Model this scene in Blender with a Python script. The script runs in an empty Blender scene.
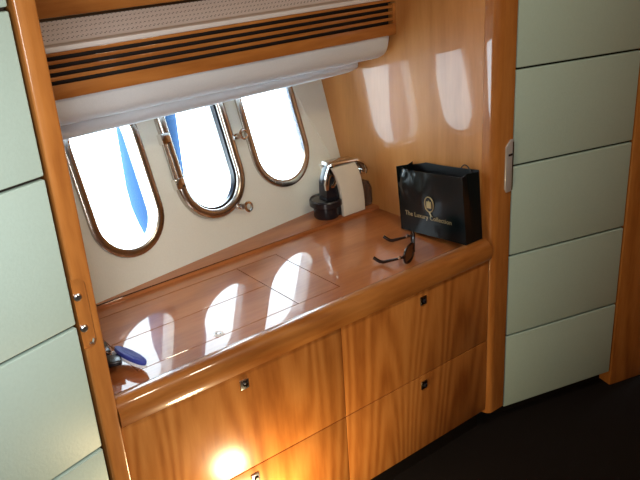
import bpy, bmesh, math, random
from mathutils import Vector, Matrix, noise
C = bpy.context.scene.collection
scene = bpy.context.scene
R = math.radians
OFF = Vector((0, 0, 0.6))          # heights below are measured from the drawer-front top; the floor lies 0.6 m lower

# ------------------------------------------------------------------ camera
cam_d = bpy.data.cameras.new('camera')
cam = bpy.data.objects.new('camera', cam_d); C.objects.link(cam)
cam_d.sensor_width = 36; cam_d.lens = 769.4 / 640 * 36; cam_d.clip_start = 0.02
cm = Matrix(((0.78477048, 0.28929505, -0.54812742), (-0.6166553, 0.27566854, -0.73738938), (-0.06222161, 0.9166871, 0.39473186))).to_4x4()
cm.translation = Vector((-1.57618842, -1.31495852, 0.95238584)) + OFF
cam.matrix_world = cm
scene.camera = cam

# ------------------------------------------------------------------ world, lights, exposure
w = bpy.data.worlds.new('sky'); scene.world = w; w.use_nodes = True
bg = w.node_tree.nodes['Background']; bg.inputs['Color'].default_value = (0.74, 0.89, 1.0, 1); bg.inputs['Strength'].default_value = 11.0

def area(name, loc, aim, size, power, color, size_y=None, spread=180):
    l = bpy.data.lights.new(name, 'AREA'); l.energy = power; l.color = color; l.size = size; l.spread = R(spread)
    if size_y: l.shape = 'RECTANGLE'; l.size_y = size_y
    o = bpy.data.objects.new(name, l); C.objects.link(o)
    o.location = Vector(loc) + OFF
    o.rotation_euler = (Vector(aim) - Vector(loc)).to_track_quat('-Z', 'Y').to_euler()
    return o
area('camera_side_light', (-1.62, -1.0, 0.80), (-1.12, 0.2, 0.36), 0.40, 4.0, (1.0, 0.98, 0.95), spread=92)  # unseen flash-like light beside the camera, spread narrowed so the right falls off
for lx in (-0.60, -0.34):
    area('ceiling_downlight', (lx, -0.78, 1.385), (lx, -0.70, 0.0), 0.11, 4.4, (1.0, 0.84, 0.62))
sp = bpy.data.lights.new('drawer_glow_lamp', 'POINT'); sp.energy = 10.0; sp.color = (1.0, 0.74, 0.40); sp.shadow_soft_size = 0.055  # unseen lamp added for the warm glow on the lower left drawers
so = bpy.data.objects.new('drawer_glow_lamp', sp); C.objects.link(so); so.location = Vector((-0.830, -0.14, -0.425)) + OFF

scene.view_settings.view_transform = 'Standard'; scene.view_settings.look = 'None'
scene.view_settings.exposure = 0.0; scene.view_settings.gamma = 1.0; scene.view_settings.use_curve_mapping = False
scene.cycles.max_bounces = 10; scene.cycles.transparent_max_bounces = 12
scene.cycles.use_denoising = True

# ------------------------------------------------------------------ materials
def mat(name, col, rough=0.5, metal=0.0, coat=0.0, coat_rough=0.03, spec=0.5, bump=None, trans=0.0, ior=1.5):
    m = bpy.data.materials.new(name); m.use_nodes = True
    nt = m.node_tree; b = nt.nodes['Principled BSDF']
    b.inputs['Base Color'].default_value = (*col, 1); b.inputs['Roughness'].default_value = rough; b.inputs['Metallic'].default_value = metal
    b.inputs['Coat Weight'].default_value = coat; b.inputs['Coat Roughness'].default_value = coat_rough
    b.inputs['Specular IOR Level'].default_value = spec; b.inputs['Transmission Weight'].default_value = trans; b.inputs['IOR'].default_value = ior
    # a faint procedural mottling on every surface
    tc = nt.nodes.new('ShaderNodeTexCoord'); n = nt.nodes.new('ShaderNodeTexNoise')
    n.inputs['Scale'].default_value = bump[0] if bump else 30; n.inputs['Detail'].default_value = 4
    nt.links.new(tc.outputs['Object'], n.inputs['Vector'])
    mx = nt.nodes.new('ShaderNodeMix'); mx.data_type = 'RGBA'
    mx.inputs[6].default_value = (*[c * 0.95 for c in col], 1); mx.inputs[7].default_value = (*[min(1, c * 1.05) for c in col], 1)
    nt.links.new(n.outputs['Fac'], mx.inputs[0]); nt.links.new(mx.outputs[2], b.inputs['Base Color'])
    if bump:
        bp = nt.nodes.new('ShaderNodeBump'); bp.inputs['Strength'].default_value = bump[1]; bp.inputs['Distance'].default_value = 0.002
        nt.links.new(n.outputs['Fac'], bp.inputs['Height']); nt.links.new(bp.outputs['Normal'], b.inputs['Normal'])
    return m

def wood(name, axis, light, mid, dark, coat=1.0, coat_rough=0.03, rough=0.35, offs=(0.3, 0.6, 0.2), figure=55.0, wave=0.15, con=0.19):
    m = bpy.data.materials.new(name); m.use_nodes = True
    nt = m.node_tree; b = nt.nodes['Principled BSDF']; L = nt.links.new
    tc = nt.nodes.new('ShaderNodeTexCoord')
    s = [1, 1, 1]; s['XYZ'.index(axis)] = 0.13
    mp = nt.nodes.new('ShaderNodeMapping'); mp.inputs['Scale'].default_value = s; mp.inputs['Location'].default_value = offs
    L(tc.outputs['Object'], mp.inputs['Vector'])
    # cathedral figure: contour bands of a slow noise drawn out along the grain
    n0 = nt.nodes.new('ShaderNodeTexNoise'); n0.inputs['Scale'].default_value = 4.2; n0.inputs['Detail'].default_value = 1.0
    L(mp.outputs['Vector'], n0.inputs['Vector'])
    k0 = nt.nodes.new('ShaderNodeMath'); k0.operation = 'MULTIPLY'; k0.inputs[1].default_value = figure
    k1 = nt.nodes.new('ShaderNodeMath'); k1.operation = 'SINE'
    wv = nt.nodes.new('ShaderNodeMath'); wv.operation = 'MULTIPLY_ADD'; wv.inputs[1].default_value = 0.5; wv.inputs[2].default_value = 0.5
    L(n0.outputs['Fac'], k0.inputs[0]); L(k0.outputs[0], k1.inputs[0]); L(k1.outputs[0], wv.inputs[0])
    n1 = nt.nodes.new('ShaderNodeTexNoise'); n1.inputs['Scale'].default_value = 6; n1.inputs['Detail'].default_value = 5
    L(mp.outputs['Vector'], n1.inputs['Vector'])
    n2 = nt.nodes.new('ShaderNodeTexNoise'); n2.inputs['Scale'].default_value = 95; n2.inputs['Detail'].default_value = 3
    L(mp.outputs['Vector'], n2.inputs['Vector'])
    a = nt.nodes.new('ShaderNodeMath'); a.operation = 'MULTIPLY_ADD'; a.inputs[1].default_value = wave
    c = nt.nodes.new('ShaderNodeMath'); c.operation = 'MULTIPLY_ADD'; c.inputs[1].default_value = 0.55
    d = nt.nodes.new('ShaderNodeMath'); d.operation = 'MULTIPLY'; d.inputs[1].default_value = 0.30
    L(n2.outputs['Fac'], d.inputs[0]); L(n1.outputs['Fac'], c.inputs[0]); L(d.outputs[0], c.inputs[2]); L(wv.outputs[0], a.inputs[0]); L(c.outputs[0], a.inputs[2])
    cr = nt.nodes.new('ShaderNodeValToRGB'); e = cr.color_ramp.elements
    e[0].position = 0.53 - con; e[0].color = (*dark, 1); e[1].position = 0.53 + con; e[1].color = (*light, 1)
    x = cr.color_ramp.elements.new(0.53); x.color = (*mid, 1)
    L(a.outputs[0], cr.inputs['Fac']); L(cr.outputs['Color'], b.inputs['Base Color'])
    b.inputs['Roughness'].default_value = rough; b.inputs['Coat Weight'].default_value = coat; b.inputs['Coat Roughness'].default_value = coat_rough
    b.inputs['Coat IOR'].default_value = 1.5
    b.inputs['Specular IOR Level'].default_value = 0.25
    return m

CH = ((0.54, 0.225, 0.058), (0.43, 0.162, 0.036), (0.29, 0.094, 0.018))
WZ = wood('cherry_wood_upright_grain', 'Z', *CH, coat=0.6, coat_rough=0.12)
WZG = wood('cherry_wood_lacquered_upright_grain', 'Z', *CH, coat=1.0, coat_rough=0.02, figure=45)
WZB = wood('cherry_bulkhead_lacquer', 'Z', (0.62, 0.29, 0.088), (0.54, 0.235, 0.066), (0.42, 0.165, 0.040), coat=0.5, coat_rough=0.02, figure=45, con=0.26)  # base colour lightened to stand in for the wall reflected in its gloss
WD = wood('cherry_drawer_fronts_cathedral_grain', 'Z', (0.57, 0.232, 0.056), (0.46, 0.165, 0.034), (0.30, 0.090, 0.016), coat=0.6, coat_rough=0.22, figure=120, wave=0.22, con=0.22, offs=(0.85, 0.06, 0.02))
WX = wood('cherry_wood_long_grain', 'X', *CH, coat=1.0, coat_rough=0.06)
WXG = wood('cherry_worktop_high_gloss', 'X', (0.50, 0.185, 0.060), (0.42, 0.140, 0.041), (0.30, 0.088, 0.023), coat=1.0, coat_rough=0.004, figure=45)
LEATHER = mat('sage_green_leather', (0.43, 0.565, 0.52), 0.45, bump=(160, 0.25), spec=0.35)
CREAM = mat('cream_lining', (0.74, 0.745, 0.66), 0.7, bump=(220, 0.15))
FABRIC = mat('ivory_blind_fabric', (0.70, 0.75, 0.80), 0.85, bump=(260, 0.3))
PEWTER = mat('worn_window_metal', (0.50, 0.45, 0.40), 0.24, 1.0)
CHROME = mat('polished_steel', (0.78, 0.75, 0.71), 0.16, 1.0)
STEEL = mat('brushed_steel', (0.55, 0.57, 0.60), 0.30, 1.0)
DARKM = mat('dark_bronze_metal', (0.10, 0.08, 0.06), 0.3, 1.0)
SATIN = mat('grey_satin_plate', (0.50, 0.52, 0.55), 0.35, 0.4)
WHITE = mat('white_gelcoat', (0.80, 0.80, 0.80), 0.3)
TRIMW = mat('white_painted_lip', (0.72, 0.69, 0.68), 0.4)
MESHM = mat('grey_perforated_metal', (0.30, 0.25, 0.24), 0.5, 0.0)
BLACK = mat('black_plastic', (0.012, 0.012, 0.017), 0.25)
BLACKG = mat('black_gloss_paper', (0.002, 0.006, 0.007), 0.32, coat=0.42, coat_rough=0.03, spec=0.1)
BLACKI = mat('black_paper_inside', (0.006, 0.007, 0.008), 0.5)
VOID = mat('dark_gap', (0.02, 0.012, 0.008), 0.8)
CARPET = mat('dark_brown_carpet', (0.011, 0.0085, 0.008), 0.95, bump=(400, 0.8), spec=0.1)
GOLD = mat('gold_foil', (0.50, 0.40, 0.20), 0.35, 0.4)
BEIGE = mat('beige_gloss_shell', (0.82, 0.79, 0.67), 0.3, coat=0.6)
BROWNG = mat('brown_gloss_shell', (0.16, 0.09, 0.05), 0.15, coat=1.0)
TANK = mat('smoked_clear_plastic', (0.30, 0.20, 0.15), 0.05, trans=0.8, ior=1.3)
BLUE = mat('blue_foam', (0.05, 0.07, 0.36), 0.45, spec=0.3)
WFOAM = mat('white_foam', (0.75, 0.76, 0.82), 0.5)
WPLAS = mat('white_gloss_plastic', (0.88, 0.88, 0.88), 0.2, coat=1.0)
NAVY = mat('blue_fender_cover', (0.040, 0.105, 0.25), 0.9, spec=0.1)
LENS = mat('dark_brown_lens', (0.012, 0.005, 0.003), 0.06, coat=1.0)
FRAMEB = mat('dark_shell_plastic', (0.02, 0.010, 0.008), 0.2)
CEIL = mat('off_white_headlining', (0.40, 0.37, 0.33), 0.8)
ROPE = mat('white_rope', (0.5, 0.5, 0.5), 0.8)

def glass_material():
    m = bpy.data.materials.new('window_glass'); m.use_nodes = True; nt = m.node_tree
    nt.nodes.remove(nt.nodes['Principled BSDF']); out = nt.nodes['Material Output']
    t = nt.nodes.new('ShaderNodeBsdfTransparent'); t.inputs['Color'].default_value = (0.97, 0.985, 0.98, 1)
    g = nt.nodes.new('ShaderNodeBsdfGlossy'); g.inputs['Roughness'].default_value = 0.01
    f = nt.nodes.new('ShaderNodeFresnel')
    ge = nt.nodes.new('ShaderNodeNewGeometry'); mr = nt.nodes.new('ShaderNodeMapRange')     # same reflectance from either side of the thin pane
    mr.inputs['To Min'].default_value = 1.35; mr.inputs['To Max'].default_value = 1 / 1.35
    nt.links.new(ge.outputs['Backfacing'], mr.inputs['Value']); nt.links.new(mr.outputs['Result'], f.inputs['IOR'])
    mx = nt.nodes.new('ShaderNodeMixShader')
    nt.links.new(f.outputs[0], mx.inputs[0]); nt.links.new(t.outputs[0], mx.inputs[1]); nt.links.new(g.outputs[0], mx.inputs[2]); nt.links.new(mx.outputs[0], out.inputs['Surface'])
    return m
GLASS = glass_material()

def perforated():
    m = MESHM; nt = m.node_tree; b = nt.nodes['Principled BSDF']
    tc = nt.nodes.new('ShaderNodeTexCoord'); v = nt.nodes.new('ShaderNodeTexVoronoi'); v.inputs['Scale'].default_value = 125; v.inputs['Randomness'].default_value = 0.0
    mp = nt.nodes.new('ShaderNodeMapping'); mp.inputs['Rotation'].default_value = (0, 0, R(45)); mp.inputs['Scale'].default_value = (1, 1, 1)
    nt.links.new(tc.outputs['Object'], mp.inputs['Vector']); nt.links.new(mp.outputs['Vector'], v.inputs['Vector'])
    cr = nt.nodes.new('ShaderNodeValToRGB'); cr.color_ramp.elements[0].position = 0.22; cr.color_ramp.elements[0].color = (0.10, 0.085, 0.085, 1)
    cr.color_ramp.elements[1].position = 0.32; cr.color_ramp.elements[1].color = (0.80, 0.74, 0.73, 1)
    nt.links.new(v.outputs['Distance'], cr.inputs['Fac']); nt.links.new(cr.outputs['Color'], b.inputs['Base Color'])
perforated()

# ------------------------------------------------------------------ mesh helpers
def smooth_by_angle(me, ang=35):
    for p in me.polygons: p.use_smooth = True
    bm = bmesh.new(); bm.from_mesh(me)
    for e in bm.edges:
        if len(e.link_faces) == 2 and e.calc_face_angle(0) > R(ang): e.smooth = False
    bm.to_mesh(me); bm.free()

class M:
    def __init__(s): s.bm = bmesh.new()
    def _faces(s, vs, faces, T=None):
        v = [s.bm.verts.new((T @ Vector(p)) if T else Vector(p)) for p in vs]
        out = []
        for f in faces:
            try: out.append(s.bm.faces.new([v[i] for i in f]))
            except ValueError: pass
        return v, out
    def box(s, x0, x1, y0, y1, z0, z1, bev=0.0, seg=2, T=None):
        vs = [(x0, y0, z0), (x1, y0, z0), (x1, y1, z0), (x0, y1, z0), (x0, y0, z1), (x1, y0, z1), (x1, y1, z1), (x0, y1, z1)]
        v, f = s._faces(vs, [(0, 3, 2, 1), (4, 5, 6, 7), (0, 1, 5, 4), (1, 2, 6, 5), (2, 3, 7, 6), (3, 0, 4, 7)], T)
        if bev:
            es = list({e for fc in f for e in fc.edges})
            bmesh.ops.bevel(s.bm, geom=es, offset=bev, segments=seg, profile=0.5, affect='EDGES')
        return s
    def prism(s, pts, axis, a0, a1, T=None, bev=0.0, n=1):
        # pts: 2-D outline; axis X: (y, z), Y: (x, z), Z: (x, y)
        def P(p, a): return {'X': (a, p[0], p[1]), 'Y': (p[0], a, p[1]), 'Z': (p[0], p[1], a)}[axis]
        k = len(pts); vs = []; fs = []
        for i in range(n + 1):
            a = a0 + (a1 - a0) * i / n
            vs += [P(p, a) for p in pts]
        for i in range(n):
            for j in range(k):
                fs.append((i * k + j, i * k + (j + 1) % k, (i + 1) * k + (j + 1) % k, (i + 1) * k + j))
        fs.append(tuple(range(k - 1, -1, -1))); fs.append(tuple(n * k + j for j in range(k)))
        v, f = s._faces(vs, fs, T)
        bmesh.ops.recalc_face_normals(s.bm, faces=f)
        if bev:
            es = list({e for fc in f[-2:] for e in fc.edges})
            bmesh.ops.bevel(s.bm, geom=es, offset=bev, segments=2, profile=0.5, affect='EDGES')
        return s
    def tube(s, path, r, n=10, closed=False, T=None, cap=True):
        path = [Vector(p) for p in path]; k = len(path); rs = r if isinstance(r, (list, tuple)) else [r] * k
        vs = []; up = None
        for i, p in enumerate(path):
            if closed: t = path[(i + 1) % k] - path[i - 1]
            else: t = path[min(i + 1, k - 1)] - path[max(i - 1, 0)]
            t.normalize()
            if up is None:
                up = Vector((0, 0, 1)) if abs(t.z) < 0.9 else Vector((1, 0, 0))
            a = t.cross(up)
            if a.length < 1e-6: a = t.orthogonal()
            a.normalize(); b = a.cross(t).normalized(); up = b
            for j in range(n):
                th = 2 * math.pi * j / n
                vs.append(p + (a * math.cos(th) + b * math.sin(th)) * rs[i])
        fs = []
        for i in range(k if closed else k - 1):
            i2 = (i + 1) % k
            for j in range(n):
                fs.append((i * n + j, i * n + (j + 1) % n, i2 * n + (j + 1) % n, i2 * n + j))
        if not closed and cap:
            fs.append(tuple(range(n - 1, -1, -1))); fs.append(tuple((k - 1) * n + j for j in range(n)))
        v, f = s._faces([tuple(p) for p in vs], fs, T)
        bmesh.ops.recalc_face_normals(s.bm, faces=f)
        return s
    def lathe(s, prof, c, n=32, axis='Z', T=None, arc=None):
        # prof: (radius, height); c centre
        A = {'Z': lambda r, h, th: (c[0] + r * math.cos(th), c[1] + r * math.sin(th), c[2] + h),
             'Y': lambda r, h, th: (c[0] + r * math.cos(th), c[1] + h, c[2] + r * math.sin(th)),
             'X': lambda r, h, th: (c[0] + h, c[1] + r * math.cos(th), c[2] + r * math.sin(th))}[axis]
        vs = []; fs = []; k = len(prof)
        for r, h in prof:
            for j in range(n): vs.append(A(max(r, 1e-5), h, 2 * math.pi * j / n))
        for i in range(k - 1):
            for j in range(n): fs.append((i * n + j, i * n + (j + 1) % n, (i + 1) * n + (j + 1) % n, (i + 1) * n + j))
        fs.append(tuple(range(n - 1, -1, -1))); fs.append(tuple((k - 1) * n + j for j in range(n)))
        v, f = s._faces(vs, fs, T); bmesh.ops.recalc_face_normals(s.bm, faces=f)
        return s
    def sweep(s, path, prof, T):
        # closed outline `path` of (u, v, nu, nv) with outward normals; prof closed list of (outward, height)
        k = len(path); n = len(prof); vs = []; fs = []
        for (pu, pv, nu, nv) in path:
            for (o, h) in prof: vs.append((pu + nu * o, pv + nv * o, h))
        for i in range(k):
            i2 = (i + 1) % k
            for j in range(n): fs.append((i * n + j, i * n + (j + 1) % n, i2 * n + (j + 1) % n, i2 * n + j))
        v, f = s._faces(vs, fs, T); bmesh.ops.recalc_face_normals(s.bm, faces=f)
        return s
    def build(s, name, m, parent=None, loc=None, smooth=True, ang=35):
        base = (parent.matrix_world.translation.copy() if parent else (Vector(loc) + OFF if loc is not None else None))
        if base is None:
            xs = [v.co for v in s.bm.verts]
            base = Vector(((min(v.x for v in xs) + max(v.x for v in xs)) / 2, (min(v.y for v in xs) + max(v.y for v in xs)) / 2, min(v.z for v in xs))) + OFF
        for v in s.bm.verts: v.co = v.co + OFF - base
        me = bpy.data.meshes.new(name); s.bm.to_mesh(me); s.bm.free()
        if smooth: smooth_by_angle(me, ang)
        me.materials.append(m)
        o = bpy.data.objects.new(name, me); C.objects.link(o)
        if parent: o.parent = parent
        o.location = (0, 0, 0) if parent else base
        o.matrix_world.translation = base
        return o

def cut(o, cutters):
    """cut solid recesses / openings out of an object (cutters: list of M in the same coordinates)"""
    for c in cutters:
        for v in c.bm.verts: v.co = v.co + OFF - o.matrix_world.translation
        me = bpy.data.meshes.new('cutter'); c.bm.to_mesh(me); c.bm.free()
        co = bpy.data.objects.new('cutter', me); C.objects.link(co)
        bpy.context.view_layer.update()
        co.matrix_world = o.matrix_world.copy()
        md = o.modifiers.new('cut', 'BOOLEAN'); md.object = co; md.operation = 'DIFFERENCE'; md.solver = 'EXACT'
        bpy.context.view_layer.update()
        dg = bpy.context.evaluated_depsgraph_get(); new = bpy.data.meshes.new_from_object(o.evaluated_get(dg))
        o.modifiers.clear(); old = o.data; o.data = new; bpy.data.meshes.remove(old)
        bpy.data.objects.remove(co); bpy.data.meshes.remove(me)
    smooth_by_angle(o.data, 35)

def tag(o, label=None, cat=None, group=None, kind=None):
    if label: o['label'] = label
    if cat: o['category'] = cat
    if group: o['group'] = group
    if kind: o['kind'] = kind
    return o
def thing(name, loc, label, cat, group=None, kind=None):
    o = bpy.data.objects.new(name, None); o.empty_display_size = 0.05; C.objects.link(o)
    o.location = Vector(loc) + OFF; o.matrix_world.translation = Vector(loc) + OFF
    return tag(o, label, cat, group, kind)
def struct(name, m_, material, label=None, parent=None, **k):
    o = m_.build(name, material, parent, **k)
    if not parent: tag(o, label, None, None, 'structure')
    return o

# ------------------------------------------------------------------ the setting
XL = -1.143                                   # left end of the alcove
def wally(x, z=0.03): return 0.6136471 + x * 0.13785624 / 0.99045225 + (z - 0.03) * 0.3118
struct('floor', M().box(-3.0, 1.6, -3.0, 1.0, -0.64, -0.60), CARPET, 'very dark brown carpeted floor')
struct('ceiling', M().box(-3.0, 1.6, -3.0, 1.05, 1.40, 1.44), CEIL, 'pale cabin ceiling')
struct('wall_front', M().box(-3.0, 1.6, -3.04, -3.0, -0.60, 1.40), WZ, 'cherry wood wall behind the viewer')
struct('wall_left', M().box(-3.04, -3.0, -3.0, 0.0, -0.60, 1.40), WZ, 'cherry wood wall far left')

# hull lining: leans outward at the top and runs slightly askew to the sideboard
n_ = Vector((0.13171731, -0.94634604, 0.29509274)).normalized(); u_ = Vector((0.99045225, 0.13785624, 0)).normalized(); v_ = u_.cross(n_) * -1
if v_.z < 0: v_ = -v_
HULL = Matrix(((u_.x, v_.x, n_.x, 0), (u_.y, v_.y, n_.y, 0.6136471), (u_.z, v_.z, n_.z, 0.03), (0, 0, 0, 1)))
def HP(u, v, h=0.0): return HULL @ Vector((u, v, h))
WIN = [(-0.828, 0.114, 0.089, 0.024), (-0.534, 0.121, 0.104, 0.029), (-0.243, 0.120, 0.117, 0.024)]   # centre, half width, bottom, rim width
WH = 0.44
def pill(uc, r, vb, h, inset=0.0, seg=20):
    out = []; r2 = r - inset; vt = vb + h
    for i in range(seg + 1):
        a = math.pi + math.pi * i / seg
        out.append((uc + r2 * math.cos(a), vb + r + r2 * math.sin(a), math.cos(a), math.sin(a)))
    for i in range(seg + 1):
        a = math.pi * i / seg
        out.append((uc + r2 * math.cos(a), vt - r + r2 * math.sin(a), math.cos(a), math.sin(a)))
    return out
wb = struct('wall_back', M().box(-1.163, 0.06, -0.035, 0.69, -0.025, 0.0, T=HULL), CREAM, 'cream lined hull wall leaning outward above the worktop', loc=(-0.6, 0.55, 0.03))
cuts = []
for (uc, r, vb, fw) in WIN:
    cuts.append(M().prism([(p[0], p[1]) for p in pill(uc, r, vb, WH, 0.006)], 'Z', -0.06, 0.03, T=HULL))
cut(wb, cuts)
struct('wall_back_2', M().box(XL, 0.0, 0.40, 0.43, -0.60, -0.012), WZ, 'wood wall behind the sideboard')
struct('wall_back_3', M().box(-3.0, XL - 0.001, 0.50, 0.54, -0.60, 1.40), WZ, 'unseen wood wall added behind the left wardrobe against outside light')  # added to block sky light leaking past the left wardrobe
struct('wall_back_4', M().box(0.051, 1.6, 0.50, 0.54, -0.60, 1.40), WZ, 'unseen wood wall added behind the right wardrobe against outside light')  # likewise added, stops sky light getting in by the right wardrobe
struct('wall_back_5', M().box(XL, 0.0, 0.522, 0.545, 0.706, 1.40), WX, 'cherry wood wall above the window shelf')
# lining joint seam beside the third window
struct('trim_4', M().tube([HP(-0.130, 0.45, 0.001), HP(-0.095, 0.34, 0.001), HP(-0.04, 0.17, 0.001), HP(-0.02, 0.02, 0.001)], 0.0014, 6), CREAM, 'thin joint line in the cream lining right of the windows')

def wedge(x0, x1, y0, zb):                     # bulkhead cut off along the leaning hull
    return M().prism([(y0, zb), (0.44, zb), (0.44, -0.03)] + [(wally(x0, z) + 0.012, z) for z in (-0.03, 0.68)] + [(0.87, 0.70), (0.87, 1.40), (y0, 1.40)], 'X', x0, x1)
struct('wall_right', wedge(0.0, 0.05, 0.035, -0.521), WZB, 'glossy cherry wood bulkhead closing the alcove on the right')
struct('wall_left_2', wedge(XL - 0.048, XL, 0.051, -0.60), WZG, 'cherry wood bulkhead closing the alcove on the left')

# left post with finger recess
p1 = struct('trim_1', M().box(-1.181, XL, -0.009, 0.05, -0.60, 1.40, 0.005, 3), WZ, 'cherry wood post at the left end of the sideboard with a finger recess')
rc = [(-1.20, 0.205)]
for i in range(9):
    a = -math.pi / 2 + math.pi / 2 * i / 8; rc.append((-1.174 + 0.018 * math.cos(a), 0.222 + 0.018 * math.sin(a)))
for i in range(9):
    a = math.pi / 2 * i / 8; rc.append((-1.174 + 0.018 * math.cos(a), 0.335 + 0.018 * math.sin(a)))
rc.append((-1.20, 0.353))
cut(p1, [M().prism(rc, 'Y', -0.05, -0.001)])
for zz in (0.314, 0.247):
    M().lathe([(0.0075, 0), (0.0075, -0.004), (0.005, -0.006), (0.0, -0.006)], (-1.174, -0.001, zz), 20, 'Y').build('latch_bolt', STEEL, p1)['label'] = 'small steel bolt head in the recess'
M().tube([(-1.170, -0.004, 0.214), (-1.163, -0.006, 0.212), (-1.159, -0.004, 0.220)], 0.004, 8).build('latch_catch', CHROME, p1)['label'] = 'bright chrome catch at the foot of the recess'

# right post, rounded towards the bulkhead, with a lock strike plate
pts = [(0.072, -0.012), (0.072, 0.034), (-0.0, 0.034)]
for i in range(11):
    a = math.pi + (math.pi / 2) * i / 10
    pts.append((0.022 + 0.022 * math.cos(a), 0.010 + 0.022 * math.sin(a)))
p2 = struct('trim_2', M().prism(pts, 'Z', -0.535, 1.40), WZG, 'cherry wood post between glossy bulkhead and the right-hand locker')
sk = M().prism([(0.041, 0.205), (0.048, 0.193), (0.070, 0.193), (0.070, 0.343), (0.060, 0.343), (0.041, 0.325)], 'Y', -0.0165, -0.011, bev=0.0015)
sp_ = sk.build('strike_plate', SATIN, p2); sp_['label'] = 'grey satin metal lock plate on the post'
M().box(0.050, 0.066, -0.0185, -0.016, 0.298, 0.304, 0.0008).build('plate_slot', BLACK, sp_)
M().box(0.067, 0.0715, -0.0175, -0.012, 0.196, 0.336, 0.0008).build('plate_edge', DARKM, sp_)

# ------------------------------------------------------------------ windows
OUT = 0.012
for k, (uc, r, vb, fw) in enumerate(WIN):
    root = thing('window_%d' % (k + 1), HP(uc, vb, 0), ['leftmost oval porthole window with a blue shape outside its right side', 'middle oval porthole, hinged, with latch handles on its right', 'rightmost oval porthole, nearest the coffee machine'][k], None, None, 'structure')
    hh = 0.020 if k == 1 else 0.009
    prof = []
    for i in range(9):                                    # rounded chrome rim
        a = math.pi * i / 8
        prof.append((-fw / 2 + fw / 2 * math.cos(a), 0.001 + hh * math.sin(a) ** 0.45 if 0 < i < 8 else 0.001))
    prof += [(-fw, -0.02), (-0.008, -0.02)]
    M().sweep(pill(uc, r, vb, WH), prof, HULL).build('window_frame', PEWTER, root)
    if k == 1:                                            # inner sealing ring of the opening light
        M().sweep(pill(uc, r, vb, WH, fw), [(0.001, 0.008), (-0.006, 0.006), (-0.006, -0.012), (0.001, -0.012)], HULL).build('gasket', BLACK, root)
    ins = fw + (0.004 if k == 1 else 0.0)
    M().prism([(p[0], p[1]) for p in pill(uc, r, vb, WH, ins - 0.002)], 'Z', -0.016, -0.011, T=HULL).build('pane', GLASS, root)
    M().sweep(pill(uc, r, vb, WH, fw - 0.004), [(0.0, -0.017), (0.006, -0.017), (0.009, -0.055), (0.003, -0.055)], HULL).build('reveal', WHITE, root)
    if k == 1:
        for vv in (0.372, 0.240):
            h = M().box(-0.664, -0.634, vv - 0.016, vv + 0.016, 0.0, 0.026, 0.004, 2, T=HULL).build('hinge', CHROME, root)
        M().tube([HP(-0.655, 0.375, 0.018), HP(-0.655, 0.24, 0.018)], 0.0055, 10).build('hinge_rod', CHROME, root)
        for (lu, lv, du, dv) in ((-0.412, 0.318, 1.0, 0.02), (-0.472, 0.116, 0.9, -0.25)):
            d = Vector((du, dv)).normalized()
            def Q(s_, h_=0.016, t_=0.0): return HP(lu + d.x * s_ - d.y * t_, lv + d.y * s_ + d.x * t_, h_)
            la = M().tube([Q(-0.012, 0.02), Q(0.0), Q(0.022)], [0.0075, 0.010, 0.0075], 10).build('latch', CHROME, root)
            ring = [Q(0.033 + 0.012 * math.cos(a), 0.018, 0.013 * math.sin(a)) for a in [2 * math.pi * i / 20 for i in range(20)]]
            M().tube(ring, 0.0046, 8, closed=True).build('latch_ring', CHROME, la)
            M().tube([Q(0.004, 0.0), Q(0.004, 0.02), Q(0.004, 0.032)], [0.006, 0.006, 0.008], 10).build('latch_stud', STEEL, la)

# fender hanging outside between the first two windows
fx, fy = -0.578, 0.895
fd = thing('boat_fender', (fx, fy, -0.06), 'long blue fender hanging outside between the first and second windows', 'fender')
prof = [(0.012, -0.06), (0.02, -0.05), (0.034, -0.02), (0.055, 0.03), (0.074, 0.09), (0.088, 0.15), (0.094, 0.22), (0.094, 0.52), (0.078, 0.60), (0.04, 0.65), (0.015, 0.67)]
M().lathe(prof, (fx, fy, -0.045), 36).build('fender_cover', NAVY, fd)
M().tube([(fx, fy, 0.62), (fx, fy + 0.025, 0.68), (fx, fy + 0.03, 1.40)], 0.007, 8).build('fender_rope', ROPE, fd)

# ------------------------------------------------------------------ sideboard
sb = thing('sideboard', (XL / 2, 0.2, -0.60), 'long low cherry wood sideboard with four drawer fronts under the windows', 'sideboard')
m = M(); m.box(XL + 0.001, -0.001, 0.014, 0.36, -0.52, -0.010)
m.build('carcass', VOID, sb)
M().box(XL + 0.002, -0.002, 0.03, 0.05, -0.598, -0.521).build('toe_kick', CARPET, sb)
XM = -0.553
DWOOD = []
for i, (xa, xb, za, zb) in enumerate(((XL + 0.001, XM - 0.001, -0.2690, -0.002), (XM + 0.001, -0.002, -0.2690, -0.002), (XL + 0.001, XM - 0.001, -0.520, -0.2715), (XM + 0.001, -0.002, -0.520, -0.2715))):
    dw = M().box(xa, xb, -0.001, 0.013, za, zb, 0.0012, 2).build('drawer', WD, sb)
    xc = (-0.843, -0.268)[i % 2]; zc = zb - 0.031
    lk = M().box(xc - 0.0115, xc + 0.0115, -0.005, -0.0005, zc - 0.0125, zc + 0.0125, 0.002, 2).build('drawer_lock', (STEEL if i % 2 == 0 else DARKM), dw)
    lk['label'] = 'small square metal push lock'
    M().lathe([(0.0062, 0), (0.0062, -0.003), (0.004, -0.005), (0, -0.005)], (xc + 0.001, -0.005, zc), 18, 'Y').build('lock_button', DARKM if i % 2 == 0 else BLACK, lk)

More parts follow.
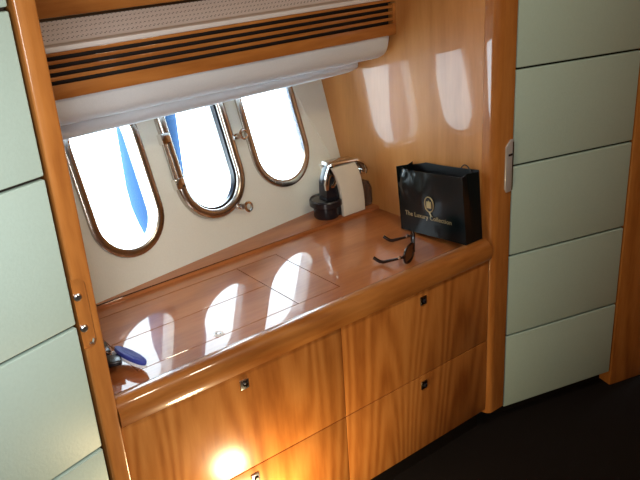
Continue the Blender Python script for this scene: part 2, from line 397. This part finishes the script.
# ------------------------------------------------------------------ worktop
ZC = 0.033
wt = thing('worktop', (XL / 2, 0.3, 0.0), 'glossy reddish cherry worktop of the sideboard with inset lids and rounded front edge', 'worktop')
m = M()
def slab(m, x0, x1, y0, y1): m.box(x0, x1, y0, y1, ZC - 0.016, ZC)
slab(m, XL + 0.001, -0.001, 0.036, 0.1190)
m.prism([(XL + 0.001, 0.4155), (-0.001, 0.4155), (-0.001, wally(0) - 0.006), (XL + 0.001, wally(XL) - 0.006)], 'Z', ZC - 0.016, ZC)
slab(m, XL + 0.001, -1.0405, 0.1190, 0.4155)
slab(m, -0.4545, -0.001, 0.1190, 0.4155)
m.box(XL + 0.001, -0.001, 0.03, 0.455, -0.001, 0.0165)
m.build('worktop_panel', WXG, wt)
for (x0, x1, y0, y1) in ((-1.0385, -0.5925, 0.1212, 0.2662), (-1.0385, -0.5925, 0.2684, 0.4133), (-0.5900, -0.4567, 0.1212, 0.4133)):
    M().box(x0, x1, y0, y1, ZC - 0.016, ZC, 0.0004, 1).build('inset_lid', WXG, wt)
# rounded nosing
prof = [(0.05, -0.0015), (-0.004, -0.0015), (-0.010, 0.004)]
prof.append((-0.011, 0.024))
for i in range(13):
    a = math.pi - math.pi / 2 * i / 12
    prof.append((0.019 + 0.030 * math.cos(a), 0.0275 + 0.0305 * math.sin(a)))
prof += [(0.030, 0.0575), (0.040, 0.053), (0.045, 0.045)]
prof += [(0.0475, ZC + 0.002), (0.05, ZC - 0.004)]
M().prism(prof, 'X', XL + 0.001, -0.0005, n=1).build('nosing', WX, wt, ang=50)
# raised ledge along the hull
m = M(); ZL = 0.043
fr = [(0.478, ZC)] 
lp = []
for i in range(5):
    a = math.pi - math.pi / 2 * i / 4
    lp.append((0.006 + 0.006 * math.cos(a), ZC + (ZL - ZC) * math.sin(a)))
rows = []
for x in (XL + 0.001, -0.001):
    y0 = 0.466; yb = wally(x, ZL) + 0.006
    rows.append([(x, y0 + p[0], p[1]) for p in lp] + [(x, yb, ZL), (x, yb - 0.004, ZC - 0.004), (x, y0, ZC - 0.004)])
k = len(rows[0])
vs = rows[0] + rows[1]; fs = [(j, (j + 1) % k, k + (j + 1) % k, k + j) for j in range(k)] + [tuple(range(k - 1, -1, -1)), tuple(range(k, 2 * k))]
v, f = m._faces(vs, fs); bmesh.ops.recalc_face_normals(m.bm, faces=f)
m.build('back_ledge', WXG, wt, ang=60)
# flush white finger pull
pull = M().lathe([(0.0, 0.0), (0.0125, 0.0), (0.0125, 0.0012), (0.0105, 0.0024), (0.0, 0.0024)], (-0.822, 0.132, ZC - 0.0002), 28).build('flush_pull', WPLAS, wt)
pull['label'] = 'small round white flush fitting'
for dx, dy in ((-0.0035, 0.003), (0.0035, -0.003)):
    M().lathe([(0.0, 0.0), (0.0024, 0.0), (0.0024, 0.0006), (0.0, 0.0006)], (-0.822 + dx, 0.132 + dy, ZC + 0.0021), 12).build('pull_hole', BLACK, pull)

# ------------------------------------------------------------------ louvred valance and shelf above
YB = 0.365
va = thing('louvred_valance', (XL / 2, YB, 0.604), 'cherry wood louvred vent box with four dark slots above the blind', 'vent')
m = M()
x0, x1 = XL + 0.001, -0.0015
zs = [0.704, 0.6965, 0.6875, 0.6795, 0.6705, 0.6620, 0.6530, 0.6445, 0.6355, 0.604]
M().box(x0, x1, YB + 0.022, YB + 0.030, 0.606, 0.702).build('backing', VOID, va)
names = ['valance_board'] + ['louvre_slat'] * 3 + ['valance_board']
for i in range(5):
    m = M(); zt, zb_ = zs[2 * i], zs[2 * i + 1]
    if 0 < i < 4: m.box(x0, x1 - 0.012, YB, YB + 0.006, zb_, zt, 0.001, 2)
    else: m.box(x0, x1, YB - (0.001 if i else 0), YB + 0.006, zb_, zt, 0.001, 2)
    m.build(names[i], WX, va)
M().box(x1 - 0.0115, x1, YB, YB + 0.019, 0.632, 0.692).build('valance_end', WX, va)
sh = thing('vent_shelf', (XL / 2, 0.6, 0.706), 'shelf top above the louvres with pale lip and grey perforated panel', 'shelf')
M().box(x0, x1, YB - 0.003, YB + 0.045, 0.7045, 0.7165, 0.003, 2).build('shelf_lip', TRIMW, sh)
m = M(); m.prism([(YB + 0.046, 0.7055), (0.512, 0.7455), (0.512, 0.7535), (YB + 0.046, 0.7135)], 'X', x0, x1)
m.build('perforated_panel', MESHM, sh)
M().box(x0, x1, YB + 0.032, 0.862, 0.699, 0.7044).build('leak_block_board', WX, sh)  # unseen board added under the shelf to keep outside light off the blind
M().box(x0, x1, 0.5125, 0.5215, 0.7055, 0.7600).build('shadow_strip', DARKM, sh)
# ------------------------------------------------------------------ roman blind
bl = thing('window_blind', (XL / 2, 0.42, 0.49), 'ivory fabric window blind pulled up in padded folds above the portholes', 'blind')
def fabric(profile, name, xa, xb, amp, seed):
    n = 70; k = len(profile); m = M(); vs = []; fs = []
    for i in range(n + 1):
        x = xa + (xb - xa) * i / n
        e = min(1.0, (n - i) / 1.6); e = 0.93 + 0.07 * math.sin(e * math.pi / 2)
        for (y, z) in profile:
            d = noise.noise(Vector((x * 7 + seed, y * 6, z * 16))) * amp + noise.noise(Vector((x * 26 + seed, z * 30 + x * 9, y * 10))) * amp * 0.35
            if name == 'hem_fold': y = y + 0.085 * i / n + 0.008; z = z - 0.010 * i / n - 0.004
            vs.append((x, 0.47 + (y - 0.47) * e - d, 0.555 + (z - 0.555) * e + d * 0.5))
    for i in range(n):
        for j in range(k): fs.append((i * k + j, i * k + (j + 1) % k, (i + 1) * k + (j + 1) % k, (i + 1) * k + j))
    fs.append(tuple(range(k - 1, -1, -1))); fs.append(tuple(n * k + j for j in range(k)))
    v, f = m._faces(vs, fs); bmesh.ops.recalc_face_normals(m.bm, faces=f)
    return m.build(name, FABRIC, bl, ang=70)
top = [(0.372, 0.603), (0.375, 0.59), (0.379, 0.577), (0.384, 0.564), (0.391, 0.552), (0.401, 0.542), (0.414, 0.535), (0.430, 0.531), (0.450, 0.531), (0.465, 0.538), (0.470, 0.56), (0.465, 0.59), (0.45, 0.603)]
hem = [(0.446, 0.543), (0.434, 0.528), (0.428, 0.515), (0.432, 0.504), (0.442, 0.496), (0.455, 0.491), (0.470, 0.490), (0.482, 0.496), (0.488, 0.51), (0.488, 0.545)]
fabric(top, 'padded_fold', XL + 0.012, -0.016, 0.0035, 3.0)
fabric(hem, 'hem_fold', XL + 0.012, -0.022, 0.002, 8.0)
M().box(XL + 0.006, -0.006, 0.40, 0.44, 0.604, 0.628, 0.003).build('head_rail', WHITE, bl)

# ------------------------------------------------------------------ lockers either side
def locker(name, P0, ang, sgn, width, seams, label, depth=0.32, gap=0.006):
    d = Vector((math.cos(ang), math.sin(ang), 0)) * sgn
    nrm = Vector((-math.sin(ang), math.cos(ang), 0))          # into the furniture
    if nrm.y < 0: nrm = -nrm
    T = Matrix(((d.x, nrm.x, 0, P0[0]), (d.y, nrm.y, 0, P0[1]), (0, 0, 1, 0), (0, 0, 0, 1)))
    mid = T @ Vector((width / 2, depth / 2, 0))
    t = thing(name, (mid.x, mid.y, -0.60), label, 'locker')
    M().box(0.003, width, 0.016, depth, seams[-1], 1.39, T=T).build('carcass', VOID, t)
    M().box(0.003, width, 0.045, 0.065, -0.598, seams[-1] - 0.001, T=T).build('toe_kick', CARPET, t)
    zs = [1.39] + seams
    for a, b in zip(zs[:-1], zs[1:]):
        mm = M()
        mm.box(0.004, width - 0.002, 0.0, 0.014, b + gap * 0.4, a - gap * 0.6, 0.0035, 3, T=T)
        bmesh.ops.recalc_face_normals(mm.bm, faces=mm.bm.faces[:])
        mm.build('leather_panel', LEATHER, t)
    return T
TL = locker('wardrobe', (-1.184, -0.006), R(15), -1, 0.60, [1.11, 0.838, 0.555, 0.260, -0.022, -0.30, -0.547], 'tall sage green leather panelled wardrobe left of the sideboard')
TR = locker('wardrobe', (0.074, -0.010), R(-15), 1, 0.432, [1.08, 0.806, 0.531, 0.262, -0.014, -0.284, -0.547], 'tall sage green leather panelled wardrobe right of the sideboard by the bag')
# post and wall beyond the right-hand locker
c = TR @ Vector((0.434, 0, 0))
struct('trim_3', M().box(0.434, 0.60, -0.004, 0.10, -0.60, 1.40, 0.006, 2, T=TR), WZ, 'cherry wood post beyond the right-hand locker')
a = TR @ Vector((0.62, 0.0, 0)); 
struct('wall_right_2', M().box(a.x - 0.03, a.x + 0.02, -3.0, a.y - 0.005, -0.60, 1.40), WZ, 'cherry wood wall at the far right')

# ------------------------------------------------------------------ coffee machine (faces left, its beige side to the viewer)
cf = thing('coffee_machine', (-0.11, 0.525, ZL), 'small black, beige and chrome capsule coffee machine in the back corner', 'coffee machine')
Y0, Y1 = 0.478, 0.572
def side_outline(o=0.0):
    # left edge leans, right edge bulges
    L = [(-0.142, ZL), (-0.143, 0.07), (-0.147, 0.11), (-0.155, 0.15), (-0.167, 0.185), (-0.181, 0.213)]
    Rr = [(-0.088, 0.213), (-0.074, 0.19), (-0.064, 0.155), (-0.056, 0.11), (-0.053, 0.07), (-0.053, ZL)]
    return L, Rr
L, Rr = side_outline()
M().prism(L + Rr, 'Y', Y0 - 0.004, Y0 + 0.012, bev=0.003).build('side_panel', BEIGE, cf)['label'] = 'curved beige side panel'
M().prism(L + Rr, 'Y', Y0 + 0.0535, Y0 + 0.066, bev=0.003).build('side_panel', BEIGE, cf)['label'] = 'curved beige side panel'
body = [(-0.198, 0.075), (-0.196, 0.13), (-0.194, 0.165), (-0.172, 0.214), (-0.092, 0.212), (-0.07, 0.17), (-0.058, 0.10), (-0.056, ZL + 0.002), (-0.165, ZL + 0.002), (-0.172, 0.075)]
M().prism(body, 'Y', Y0 + 0.0125, Y0 + 0.053, bev=0.003).build('body', BLACK, cf)
# cup tray and drip base
dp = M()
dp.lathe([(0.0, 0), (0.038, 0), (0.041, 0.005), (0.041, 0.036), (0.0, 0.036)], (-0.178, 0.521, ZL), 32)
dp.build('drip_base', BLACK, cf)
tr = M().lathe([(0.0, 0.0), (0.046, 0.0), (0.053, 0.006), (0.053, 0.022), (0.050, 0.026), (0.046, 0.022), (0.0, 0.022)], (-0.178, 0.521, ZL + 0.037), 36).build('cup_tray', BLACK, cf)
M().lathe([(0.0, 0.0), (0.038, 0.0), (0.038, 0.0015), (0.0, 0.0015)], (-0.184, 0.521, ZL + 0.0592), 28).build('tray_grid', DARKM, tr)
# chrome head with round capsule mouth
hd = [(-0.203, 0.145), (-0.206, 0.165), (-0.198, 0.195), (-0.184, 0.222), (-0.172, 0.226), (-0.160, 0.205), (-0.155, 0.180), (-0.160, 0.160), (-0.172, 0.147), (-0.182, 0.149), (-0.184, 0.157), (-0.174, 0.162), (-0.168, 0.172), (-0.170, 0.184), (-0.179, 0.188), (-0.188, 0.178), (-0.193, 0.145)]
M().prism(hd, 'Y', Y0 + 0.003, Y0 + 0.0120, bev=0.0015).build('brew_head', CHROME, cf)
M().lathe([(0.0, 0), (0.011, 0), (0.011, 0.02), (0, 0.02)], (-0.184, 0.488, 0.172), 20, 'Y').build('spout', BLACK, cf)
# lever across the top, bending down at the rear
lv = M()
lp_ = [(-0.180, 0.2165), (-0.180, 0.2275), (-0.13, 0.2245), (-0.075, 0.219), (-0.050, 0.205), (-0.040, 0.180), (-0.046, 0.166), (-0.052, 0.178), (-0.060, 0.196), (-0.080, 0.208), (-0.13, 0.2150)]
lv.prism(lp_, 'Y', Y0 + 0.003, Y0 + 0.050, bev=0.002).build('lever', BROWNG, cf)['label'] = 'brown glossy lever'
M().tube([(-0.184, Y0 - 0.001, 0.2245), (-0.13, Y0 - 0.001, 0.2225), (-0.078, Y0 - 0.001, 0.2165), (-0.052, Y0 - 0.001, 0.203), (-0.038, Y0, 0.178), (-0.040, Y0 + 0.002, 0.164)], 0.004, 8).build('lever_rim', CHROME, cf)
M().lathe([(0.0, 0), (0.012, 0), (0.012, 0.048), (0, 0.048)], (-0.043, Y0 + 0.008, 0.170), 20, 'Y').build('lever_end', CHROME, cf)
# water tank behind
M().prism([(-0.052, 0.045), (-0.010, 0.045), (-0.006, 0.06), (-0.008, 0.105), (-0.020, 0.128), (-0.052, 0.135)], 'Y', Y0 + 0.012, Y0 + 0.064, bev=0.004).build('water_tank', TANK, cf)
M().box(-0.055, -0.008, Y0 + 0.018, Y1 - 0.006, ZL, 0.0445, 0.002).build('tank_foot', BLACK, cf)

# ------------------------------------------------------------------ carrier bag
TB = Matrix.Translation(Vector((-0.0715, 0.023, 0.0585))) @ Matrix.Rotation(R(-5.1), 4, 'X')
BL, BW, BH = 0.264, 0.070, 0.191        # along the bulkhead, deep, high
bag = thing('carrier_bag', (-0.035, 0.165, 0.042), 'glossy black paper carrier bag with gold crest and lettering by the bulkhead', 'bag')
def sheet(f, nu, nv, th, direction):
    m = M(); g = []; g2 = []
    for i in range(nu + 1):
        for j in range(nv + 1):
            p = Vector(f(i / nu, j / nv)); g.append(p); g2.append(p + Vector(direction) * th)
    N = len(g); fs = []
    for i in range(nu):
        for j in range(nv):
            a = i * (nv + 1) + j; q = (a, a + 1, a + nv + 2, a + nv + 1)
            fs.append(q); fs.append(tuple(N + t for t in reversed(q)))
    def edge(a, b): fs.append((a, N + a, N + b, b))
    for i in range(nu):
        edge((i + 1) * (nv + 1), i * (nv + 1)); edge(i * (nv + 1) + nv, (i + 1) * (nv + 1) + nv)
    for j in range(nv):
        edge(j, j + 1); edge(nu * (nv + 1) + j + 1, nu * (nv + 1) + j)
    v, f_ = m._faces([tuple(p) for p in g + g2], fs, TB); bmesh.ops.recalc_face_normals(m.bm, faces=f_)
    return m
def crumple(s, t):
    # creased near the upper rear corner
    k = max(0, s - 0.35) / 0.65 * max(0, t - 0.40) / 0.60
    return k * (0.024 * noise.noise(Vector((s * 9, t * 3.5, 1.3))) + 0.006 * noise.noise(Vector((s * 26, t * 22, 4))))
def frontf(s, t): return (crumple(s, t) - 0.004 * math.sin(math.pi * s) * t, s * BL, t * (BH + 0.006 * (1 - s)))
def backf(s, t):
    rise = 0.012 if s < 0.80 else 0.012 * (1 - s) / 0.20 - 0.004
    return (BW - 0.002 - 0.012 * t * math.sin(math.pi * s), s * BL, t * (BH + rise))
sheet(frontf, 40, 34, 0.0008, (1, 0, 0)).build('front_panel', BLACKG, bag, ang=80)
sheet(backf, 16, 8, 0.0008, (-1, 0, 0)).build('back_panel', BLACKI, bag, ang=80)
def gus(y, inward):
    return lambda s, t: (s * (BW - 0.002), y + inward * (0.5 - abs(s - 0.5)) * 2 * 0.016 * t, t * (BH + 0.006))
sheet(gus(0.0, 1), 8, 8, 0.0008, (0, 1, 0)).build('gusset', BLACKG, bag, ang=25)
sheet(gus(BL, -1), 8, 8, 0.0008, (0, -1, 0)).build('gusset', BLACKG, bag, ang=25)
sheet(lambda s, t: (s * BW, t * BL, 0.0), 2, 2, 0.001, (0, 0, 1)).build('bag_base', BLACKI, bag)
sheet(lambda s, t: (0.0012 - 0.004 * math.sin(math.pi * s) * (0.9 + t * .1) + crumple(s, 0.9 + t * 0.1), s * BL * 0.995 + 0.0006, BH - 0.018 + t * 0.018 + 0.005 * (1 - s)), 30, 4, 0.0008, (1, 0, 0)).build('turned_rim', BLACKI, bag)
for xx, yc, hw in ((0.010, 0.175, 0.05), (BW - 0.008, 0.045, 0.026)):
    pts = []
    for i in range(15):
        a = math.pi * i / 14
        pts.append(TB @ Vector((xx, yc + hw * math.cos(a), BH - 0.03 + (0.020 if xx < 0.03 else 0.052) * math.sin(a))))
    M().tube(pts, 0.0018, 6).build('handle', BLACKI, bag)
# crest and lettering
cr = M()
def ov(k, a, b, yc, zc): return [(-0.0045, yc + a * math.cos(t), zc + b * math.sin(t)) for t in [2 * math.pi * i / k for i in range(k)]]
CY, CZ = 0.132, 0.1
cr.tube(ov(36, 0.0175, 0.0225, CY, CZ), 0.0018, 6, closed=True, T=TB)
crest = cr.build('crest', GOLD, bag)
em = M()
em.prism([(CY - 0.009, CZ - 0.011), (CY + 0.009, CZ - 0.011), (CY + 0.0085, CZ + 0.009), (CY + 0.0045, CZ + 0.007), (CY + 0.0005, CZ + 0.012), (CY - 0.0045, CZ + 0.007), (CY - 0.0085, CZ + 0.010)], 'X', -0.0065, -0.004, T=TB)
em.build('crest_emblem', GOLD, crest)
bk = M(); bk.prism([(CY + 0.014 * math.cos(t), CZ + 0.018 * math.sin(t)) for t in [2 * math.pi * i / 32 for i in range(32)]], 'X', -0.0043, -0.0035, T=TB)
bk.build('crest_field', BLACKI, crest)
tl = M(); tl.prism([(CY - 0.003, CZ - 0.023), (CY + 0.003, CZ - 0.023), (CY - 0.003, CZ - 0.034), (CY - 0.008, CZ - 0.034)], 'X', -0.0055, -0.0045, T=TB)
tl.build('crest_ribbon', GOLD, crest)
def lettering(txt, size, yl, z, name):
    cu = bpy.data.curves.new('t', 'FONT'); cu.body = txt; cu.size = size; cu.extrude = 0.0003; cu.align_x = 'CENTER'; cu.space_character = 1.05
    to = bpy.data.objects.new('t', cu); C.objects.link(to); bpy.context.view_layer.update()
    me = bpy.data.meshes.new_from_object(to.evaluated_get(bpy.context.evaluated_depsgraph_get()))
    bpy.data.objects.remove(to)
    TT = TB @ Matrix(((0, 0, -1, -0.0052), (-1, 0, 0, yl), (0, 1, 0, z), (0, 0, 0, 1)))
    base = bag.matrix_world.translation
    for v in me.vertices: v.co = (TT @ v.co) + OFF - base
    me.materials.append(GOLD); me.name = name
    o = bpy.data.objects.new(name, me); C.objects.link(o); o.parent = bag
lettering('The Luxury Collection', 0.0195, 0.140, 0.053, 'lettering')

# ------------------------------------------------------------------ sunglasses
sg = thing('sunglasses', (-0.17, 0.19, ZC), 'dark sunglasses lying open on the worktop in front of the bag', 'sunglasses')
A_ = Vector((-0.254, 0.084, ZC)); B_ = Vector((-0.138, 0.174, ZC))
ax = (B_ - A_).normalized(); bk_ = Vector((-ax.y, ax.x, 0))
def G(s, b, h): return A_ + ax * s + bk_ * b + Vector((0, 0, h))
W = (B_ - A_).length
def lens_pts(c, k=24, rx=0.032, rz=0.0245):
    return [(c + rx * abs(math.cos(t)) ** 0.8 * (1 if math.cos(t) >= 0 else -1), 0.028 + rz * abs(math.sin(t)) ** 0.8 * (1 if math.sin(t) >= 0 else -1)) for t in [2 * math.pi * i / k for i in range(k)]]
def curve_b(s): return -0.016 * (1 - ((s - W / 2) / (W / 2)) ** 2)
fr = M()
for cc in (0.033, W - 0.033):
    fr.tube([G(s, curve_b(s), h) for s, h in lens_pts(cc)], 0.0034, 8, closed=True)
fr.tube([G(0.06, curve_b(0.06), 0.030), G(W / 2, curve_b(W / 2) - 0.001, 0.034), G(W - 0.06, curve_b(W - 0.06), 0.030)], 0.0026, 8)
fr.tube([G(0.004, curve_b(0.004), 0.031), G(-0.002, 0.003, 0.031)], 0.0036, 8); fr.tube([G(W - 0.004, curve_b(W - 0.004), 0.031), G(W + 0.002, 0.003, 0.031)], 0.0036, 8)
fr.build('rim', FRAMEB, sg)
for cc in (0.033, W - 0.033):
    lm = M(); pp = lens_pts(cc, 24, 0.0305, 0.023)
    vs = [tuple(G(s, curve_b(s) - 0.0008, h)) for s, h in pp] + [tuple(G(s, curve_b(s) + 0.0012, h)) for s, h in pp]
    n = 24; v, f = lm._faces(vs, [tuple(range(n)), tuple(range(2 * n - 1, n - 1, -1))] + [(j, (j + 1) % n, n + (j + 1) % n, n + j) for j in range(n)])
    bmesh.ops.recalc_face_normals(lm.bm, faces=f); lm.build('lens', LENS, sg)
for s0, ln in ((-0.002, 0.085), (W + 0.002, 0.082)):
    dd = -0.30
    pth = []
    for i in range(10):
        t = i / 9; b = 0.003 + ln * t; drop = 0 if t < 0.7 else (t - 0.7) / 0.3
        pth.append(G(s0 - b * dd * 0.6, b, 0.029 - 0.022 * min(1, t / 0.7) + 0.011 * drop ** 1.5))
    tm = M().tube(pth, [0.0034 + 0.0016 * min(1, i / 7) for i in range(10)], 8).build('temple', FRAMEB, sg)
    M().box(-0.004, 0.004, -0.0035, 0.0035, -0.004, 0.004, 0.001, 2, T=Matrix.Translation(G(s0 - 0.002, 0.012, 0.030))).build('hinge', CHROME, tm)

# ------------------------------------------------------------------ keys with a floating fob
kr = thing('key_ring', (-1.06, 0.19, ZC), 'bunch of black keys with an oval blue float at the left end of the worktop', 'keys')
TF = Matrix.Translation(Vector((-1.040, 0.150, 0.054))) @ Matrix.Rotation(R(-76), 4, 'Z') @ Matrix.Rotation(R(4), 4, 'Y') @ Matrix.Rotation(R(-14), 4, 'X')
def ell(a, b): return [(a * math.cos(t), b * math.sin(t)) for t in [2 * math.pi * i / 40 for i in range(40)]]
fl = M().prism(ell(0.052, 0.016), 'Z', 0.0002, 0.011, T=TF, bev=0.003).build('float', BLUE, kr); fl['label'] = 'oval blue foam float'
M().prism(ell(0.0525, 0.0165), 'Z', -0.007, 0.0, T=TF, bev=0.0025).build('float_core', WFOAM, fl)['label'] = 'white foam underside'
M().prism(ell(0.03, 0.007), 'Z', 0.0108, 0.0116, T=TF).build('float_inlay', BLUE, fl)
cc = TF @ Vector((-0.052, 0, 0.002))
M().tube([cc + Vector((-0.010 + 0.011 * math.cos(t), 0.006 + 0.010 * math.sin(t), 0.004 * math.sin(t))) for t in [2 * math.pi * i / 22 for i in range(22)]], 0.0014, 6, closed=True).build('split_ring', CHROME, kr)
for (px, py, rz, tz, ln) in ((-1.066, 0.248, 78, 0.0085, 0.060), (-1.077, 0.190, 98, 0.0095, 0.058), (-1.072, 0.160, 70, 0.022, 0.046)):
    TK = Matrix.Translation(Vector((px, py, ZC + tz))) @ Matrix.Rotation(R(rz), 4, 'Z') @ Matrix.Rotation(R(6), 4, 'Y')
    mk = M(); mk.box(-ln / 2, ln / 2, -0.015, 0.015, -0.004, 0.008, 0.004, 3, T=TK)
    ky = mk.build('key_fob', BLACK, kr)
    M().box(ln / 2, ln / 2 + 0.028, -0.004, 0.004, 0.0, 0.0025, 0.0005, 1, T=TK).build('key_blade', STEEL, ky)
M().lathe([(0.0, 0), (0.012, 0), (0.014, 0.004), (0.013, 0.018), (0.0, 0.018)], (-1.062, 0.285, ZC), 18).build('key_knob', BLACK, kr)
